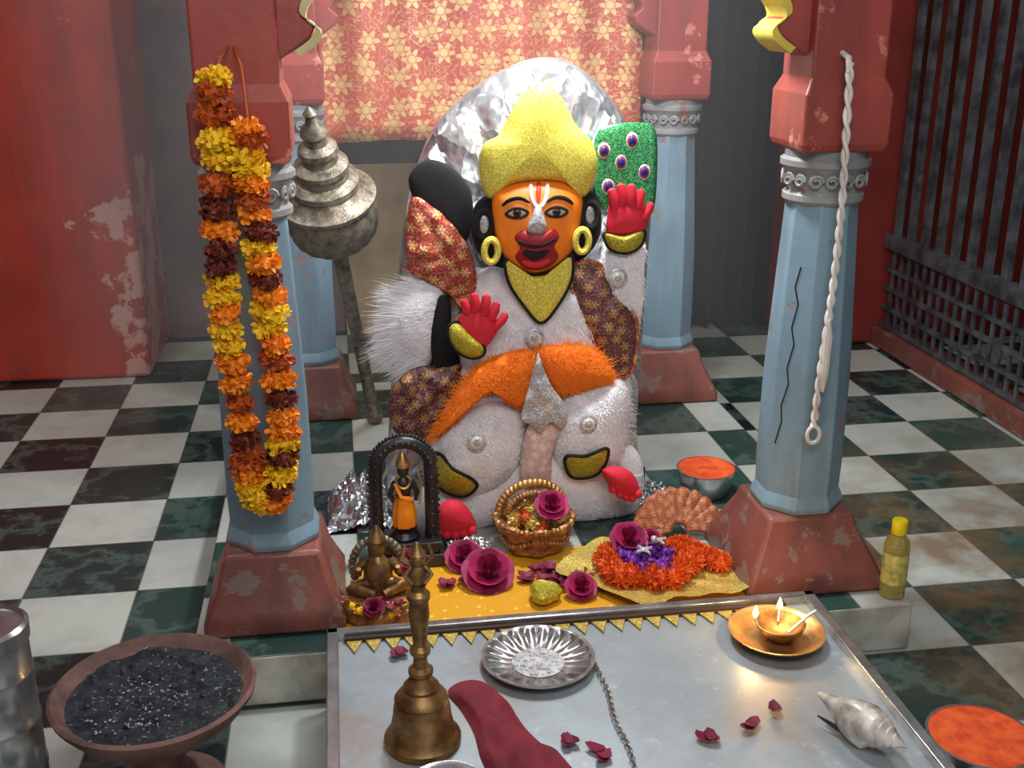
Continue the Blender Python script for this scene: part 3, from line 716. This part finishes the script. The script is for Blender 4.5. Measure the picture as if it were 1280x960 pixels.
def bowl(x,y,z,r,h,lump):
    e=empty('sindoor_bowl',(x,y,z)); b=MB()
    b.lathe([(r*.6,0),(r*.72,.004),(r*.88,h*.4),(r*.96,h*.95),(r*1.02,h),(r*.95,h),(r*.86,h*.5),(r*.5,h*.2),(.001,h*.2)],TR(x,y,z+.001),n=40); b.build('steel_bowl','steel',e)
    b=MB(); b.lathe([(r*.98,h*1.0),(r*.95,h*1.03),(r*.88,h*.7),(r*.7,h*.55),(r*.4,h*.6),(.001,h*.62)],TR(x,y,z),n=40,mod=lambda k,a,rr,zz:(rr,zz+(lump*noise.noise(Vector((rr*50*math.cos(a),rr*50*math.sin(a),x))) if k>2 else 0)))
    if lump>.01:
        for i in range(30):
            a=random.random()*6.28; q=r*.6*math.sqrt(random.random()); b.ball((x+q*math.cos(a),y+q*math.sin(a),z+h*.62+frand(0,.006)),random.uniform(.008,.016),n=7,m=5)
    b.build('orange_sindoor','sind',e)
bowl(1.05,2.99,PL,.088,.085,.006); bowl(1.30,1.85,0,.112,.06,.02)
e=empty('oil_bottle',(1.325,2.33,PL)); T=TR(1.325,2.33,PL); b=MB()
b.lathe([(.028,.001),(.031,.004),(.031,.14),(.028,.155),(.015,.168),(.013,.176)],T,n=28); b.build('bottle_body','oil',e)
b=MB(); b.lathe([(.0316,.04),(.0318,.042),(.0318,.12),(.0316,.122)],T,n=28); b.build('label','label',e)
b=MB(); b.lathe([(.018,.172),(.019,.174),(.019,.205),(.017,.209),(.001,.209)],T,n=24); b.build('cap','ycap',e)
# ---------------- arch murti
x,y=.125,2.69; e=empty('ram_lalla_statuette',(x,y,PL)); z0=PL+.008
b=MB(); b.box((x-.1,y-.055,z0),(x+.1,y+.055,z0+.035)); b.box((x-.088,y-.045,z0+.035),(x+.088,y+.045,z0+.055)); b.box((x-.095,y-.05,z0+.055),(x+.095,y+.05,z0+.068)); b.build('stepped_base','stone',e,smooth=False,bevel=.003)
b=MB(); ar=[(x-.072,y,z0+.068)]+[(x-.072,y,z0+.1+i*.035) for i in range(5)]+[(x-.072*math.cos(t),y,z0+.262+.075*math.sin(t)) for t in [pi*k/14 for k in range(1,14)]]+[(x+.072,y,z0+.24-i*.035) for i in range(5)]+[(x+.072,y,z0+.068)]
b.tube(ar,.018,n=10,flat=1.0)
for i,p in enumerate(ar):
    d=Vector((p[0]-x,0,max(0,p[2]-z0-.262))).normalized(); q=Vector(p)+d*.018; b.ball(q,.006,n=8,m=6); b.ball(Vector(p)+Vector((0,-.018,0)),.005,n=8,m=6)
for i in range(len(ar)-1):
    p=(Vector(ar[i])+Vector(ar[i+1]))/2; d=Vector((p.x-x,0,max(0,p.z-z0-.262))).normalized(); b.ball(p+d*.018,.005,n=8,m=6)
b.build('carved_arch','stone',e)
b=MB(); zf=z0+.068
b.lathe([(.035,0),(.04,.006),(.03,.02),(.034,.026)],TR(x,y,zf),n=20)
for s_ in (-1,1): b.tube([(x+s_*.01,y-.006,zf+.026),(x+s_*.012,y-.008,zf+.06),(x+s_*.01,y-.004,zf+.1)],[.009,.011,.014],n=10)
b.tube([(x,y,zf+.09),(x,y,zf+.12),(x,y,zf+.15),(x,y,zf+.165),(x,y,zf+.172)],[.02,.017,.024,.016,.008],n=14,flat=.7)
b.ball((x,y-.002,zf+.19),(.016,.015,.019))
for s_ in (-1,1): b.tube([(x+s_*.022,y,zf+.158),(x+s_*.035,y-.004,zf+.128),(x+s_*.03,y-.02,zf+.112)],[.008,.007,.006],n=8)
b.build('child_rama_figure','stone',e)
b=MB(); b.lathe([(.028,.035),(.032,.042),(.028,.085),(.021,.112),(.023,.117)],TR(x,y-.004,zf),n=20,mod=lambda k,a,r,zz:(r*(1+.08*math.cos(9*a)),zz)); b.tube([(x-.022,y-.010,zf+.158),(x-.008,y-.026,zf+.125),(x+.02,y-.022,zf+.115)],.006,n=6); b.build('orange_dhoti','mo',e)
b=MB(); b.lathe([(.0175,.2),(.02,.206),(.018,.214),(.012,.228),(.004,.242)],TR(x,y,zf),n=14)
b.tube([(x+.018*math.cos(t),y-.004-.02*max(0,-math.sin(t)),zf+.162+.014*math.sin(t)) for t in [k*pi/8 for k in range(16)]],.0035,n=6,closed=True)
b.tube([(x+.022*math.cos(t),y-.004+.014*math.sin(t),zf+.118) for t in [k*pi/8 for k in range(16)]],.004,n=6,closed=True)
b.tube([(x+.04,y-.02,zf+.10),(x+.046,y-.018,zf+.16),(x+.036,y-.012,zf+.2)],.003,n=6); b.build('gold_ornaments','brassb',e)
# ---------------- small seated figurine (left)
def figurine(name,x,y,s,mats,rot=0):
    e=empty(name,(x,y,PL)); z=PL+.010
    b=MB(); b.lathe([(.1*s,0),(.105*s,.01*s),(.1*s,.03*s),(.085*s,.04*s),(.09*s,.055*s),(.08*s,.06*s)],TR(x,y,z),n=6,a0=rot); b.build('carved_base',mats[0],e,smooth=False,bevel=.003)
    z+=.06*s; b=MB()
    for k in (-1,1): b.tube([(x+k*.015*s,y-.01*s,z+.02*s),(x+k*.06*s,y-.03*s,z+.02*s),(x+k*.01*s,y-.055*s,z+.013*s)],[.02*s,.018*s,.011*s],n=10)
    b.tube([(x,y,z),(x,y,z+.03*s),(x,y,z+.07*s),(x,y,z+.085*s),(x,y,z+.095*s)],[.034*s,.036*s,.032*s,.018*s,.012*s],n=16)
    b.ball((x,y-.004*s,z+.112*s),(.02*s,.019*s,.024*s)); b.lathe([(.021*s,.125*s),(.024*s,.132*s),(.016*s,.15*s),(.004*s,.168*s)],TR(x,y,z),n=14)
    for k in (-1,1):
        b.tube([(x+k*.03*s,y,z+.078*s),(x+k*.052*s,y-.01*s,z+.055*s),(x+k*.046*s,y-.034*s,z+.062*s),(x+k*.046*s,y-.04*s,z+.078*s)],[.012*s,.01*s,.008*s,.006*s],n=10)
    b.build('seated_deity',mats[1],e)
    b=MB(); P=[(x+.06*s*math.cos(t),y+.03*s,z+.05*s+.07*s*math.sin(t)) for t in [pi*k/16 for k in range(-2,19)]]
    b.tube(P,.009*s,n=8)
    for p in P[::1]: b.ball(p,.011*s,n=8,m=6)
    b.build('halo_arch',mats[2],e)
    return e
e1=figurine('brass_deity_figurine',.045,2.43,1.0,['copper','brass','bronze'],.3)
b=MB(); rose(b,(.125,2.45,.255),.036,0); rose(b,(.03,2.34,.2),.026,1); petals(b,.06,2.35,.195,10,.05,.016,1)
for i in range(12): flower(b,(-.035+.015*i,2.35,.222-.0018*i*(11-i)),.013,2 if i%3 else 3,20)
b.build('offered_flowers',['rose','petal','my','copper'],e1,smooth=False)
# ---------------- carved brass basket with flowers (centre)
x,y=.475,2.71; e2=empty('carved_offering_basket',(x,y,PL)); b=MB()
b.lathe([(.07,.012),(.078,.018),(.08,.035),(.092,.06),(.104,.09),(.108,.10),(.1,.104),(.09,.09),(.07,.075),(.01,.07)],TR(x,y,PL),n=48,mod=lambda k,a,r,z:(r*(1+.05*math.cos(8*a)),z+.006*math.cos(8*a)*(k>3)))
b.build('scalloped_basket','copper',e2)
b=MB()
for i in range(22):
    a=pi*(i/21); b.ball((x+.092*math.cos(a),y+.03,PL+.10+.085*math.sin(a)),.0125,n=8,m=6)
for i in range(22):
    a=pi*(i/21); b.ball((x+.068*math.cos(a),y+.015,PL+.10+.06*math.sin(a)),.010,1,n=8,m=6)
for i in range(26):
    a=i/26*2*pi; b.ball((x+.104*math.cos(a),y+.104*math.sin(a),PL+.098),.010,i%2,n=8,m=6)
for i in range(24):
    a=pi*1.05+pi*.9*i/23; b.ball((x+.094*math.cos(a),y+.094*math.sin(a),PL+.055-.012*math.sin((i/23)*pi*3)),.007,1,n=8,m=6)
b.build('bead_garlands',['brassb','copper'],e2)
b=MB()
for i in range(16):
    a=i*2.4; r=.017*math.sqrt(i); flower(b,(x-.01+r*math.cos(a),y-.005+r*math.sin(a),PL+.105+.012*math.cos(a*3)),.021,[1,2,3][i%3],36)
rose(b,(x+.042,y-.03,PL+.14),.045,0)
b.build('offered_flowers',['rose','glit','mr','cream'],e2,smooth=False)
b=MB(); b.lathe([(.02,.012),(.036,.018),(.04,.036),(.03,.05),(.02,.046),(.001,.046)],TR(.452,2.42,PL),n=20,mod=lambda k,a,r,z:(r*(1+.12*math.cos(3*a)),z)); b.build('gold_shell_box','goldd')
# ---------------- gold leaf cloths + wool wreath
e=empty('wool_wreath_offering',(.73,2.5,PL))
b=MB()
leaf=[(.50,2.52),(.57,2.61),(.66,2.68),(.80,2.62),(.95,2.56),(1.02,2.50),(1.04,2.42),(.93,2.345),(.78,2.34),(.68,2.31),(.60,2.41)]
L_=catm(leaf,66); vs=[];R=6;cx,cy=.76,2.5
for k in range(R+1):
    r=1-k/R
    for (x,y) in L_: vs.append((cx+(x-cx)*r,cy+(y-cy)*r,PL+.016+.02*r*r+.004*math.sin(x*60)))
n=66; b.add(vs,[(k*n+i,k*n+(i+1)%n,(k+1)*n+(i+1)%n,(k+1)*n+i) for k in range(R) for i in range(n)]); b.build('gold_leaf_mat','glit',e)
b=MB()
for i in range(26):
    a=i/26*2*pi; lob=1+.12*math.cos(5*a); flower(b,(.735+.105*lob*math.cos(a),2.50+.08*lob*math.sin(a),PL+.05),.034,0,150,.18,.45)
b.build('orange_wool_ring','mor',e,smooth=False)
b=MB()
for i in range(12):
    a=i*2.4; r=.014*math.sqrt(i)*1.5; flower(b,(.73+r*math.cos(a),2.49+r*math.sin(a),PL+.065),.028,0,40)
rose(b,(.70,2.56,PL+.085),.05,1); rose(b,(.76,2.565,PL+.08),.03,1)
b.build('purple_center',['purp','rose'],e,smooth=False)
b=MB()
for (cx,cy) in ((.715,2.465),(.765,2.51)):
    for a in (0.4,1.97): 
        d=Vector((math.cos(a),math.sin(a),0))*.024; c=Vector((cx,cy,PL+.105)); b.tube([c-d,c,c+d],[.003,.006,.003],n=8)
b.ball((.75,2.50,PL+.115),.009)
b.build('silver_ornaments','silver',e)
b=MB()
for i in range(16): flower(b,(.84+.006*i,2.60-.008*i+frand(0,.02),PL+.045),.026,0,120,.18,.5)
b.build('wool_fringe','mor',e,smooth=False)
b=MB(); vs=[];fs=[];n=36;cx,cy=.88,2.70
for k in range(9):
    r=.02+k/8*.11
    for i in range(n+1):
        a=pi*(-.05+1.1*i/n); vs.append((cx+r*math.cos(a),cy+r*math.sin(a)*.55,PL+.03+r*math.sin(a)*.75+.006*math.cos(i*2.0)*k/8))
for k in range(8):
    for i in range(n): a=k*(n+1)+i; fs.append((a,a+1,a+n+2,a+n+1))
b.add(vs,fs); o=b.build('brocade_fan','fan'); q=o.modifiers.new('s','SOLIDIFY'); q.thickness=.008
crumple('cotton_scrap',1.03,2.315,.05,.018,.025,PL,'cot',16,4)
b=MB(); b.box((1.08,2.30,PL),(1.105,2.315,PL+.075)); b.build('iron_stub','rust',bevel=.003)
# ---------------- added haze volume, lifts the dark tones behind the idol
b=MB(); b.box((-.84,3.1,.4),(1.45,4.79,2.65)); o=b.build('sanctum_haze','cot',smooth=False)
m=bpy.data.materials.new('haze_volume'); m.use_nodes=True; nt=m.node_tree; nt.nodes.clear()
ou=nt.nodes.new('ShaderNodeOutputMaterial'); vsn=nt.nodes.new('ShaderNodeVolumeScatter'); vsn.inputs['Density'].default_value=.13; vsn.inputs['Anisotropy'].default_value=.1; vsn.inputs['Color'].default_value=(.96,.95,1,1)
nt.links.new(vsn.outputs[0],ou.inputs['Volume']); o.data.materials.clear(); o.data.materials.append(m)
# ---------------- camera
cam=bpy.data.cameras.new('camera'); co=bpy.data.objects.new('camera',cam); S.collection.objects.link(co)
co.location=(0,0,1.55); co.rotation_euler=(math.radians(90-18.92),0,math.radians(-8.7)); cam.lens=39.4; cam.sensor_width=36; cam.clip_start=.05
S.camera=co
# ---------------- lights
def area(name,loc,tgt,size,en,col):
    l=bpy.data.lights.new(name,'AREA'); l.energy=en; l.size=size; l.color=col; l.shape='DISK'
    o=bpy.data.objects.new(name,l); o.location=loc; o.rotation_euler=(Vector(tgt)-Vector(loc)).to_track_quat('-Z','Y').to_euler(); S.collection.objects.link(o)
area('room_ceiling_light',(.35,.7,2.6),(.5,2.6,.3),1.6,46,(1,.965,.94))
area('shrine_lamp',(.6,2.72,1.88),(.58,2.98,1.3),.22,26,(.96,.98,1))
area('sanctum_fill',(.45,3.5,2.4),(.5,3.9,.8),.4,16,(.97,.97,1))  # added fill without a fixture, brightens the haze volume
area('side_ceiling_light',(-1.3,3.0,2.55),(-1.0,3.6,0),.8,15,(.97,.98,1))
area('right_ceiling_light',(2.0,3.2,2.55),(1.9,3.6,0),.8,11,(1,.97,.93))
area('rear_fill',(.3,4.6,2.3),(.4,5.3,.6),.3,6,(1,.9,.7))  # added fill behind the curtain, lights the haze and back wall
w=bpy.data.worlds.new('w'); S.world=w; w.use_nodes=True; w.node_tree.nodes['Background'].inputs[0].default_value=(.88,.87,.92,1); w.node_tree.nodes['Background'].inputs[1].default_value=.44
S.view_settings.view_transform='Standard'
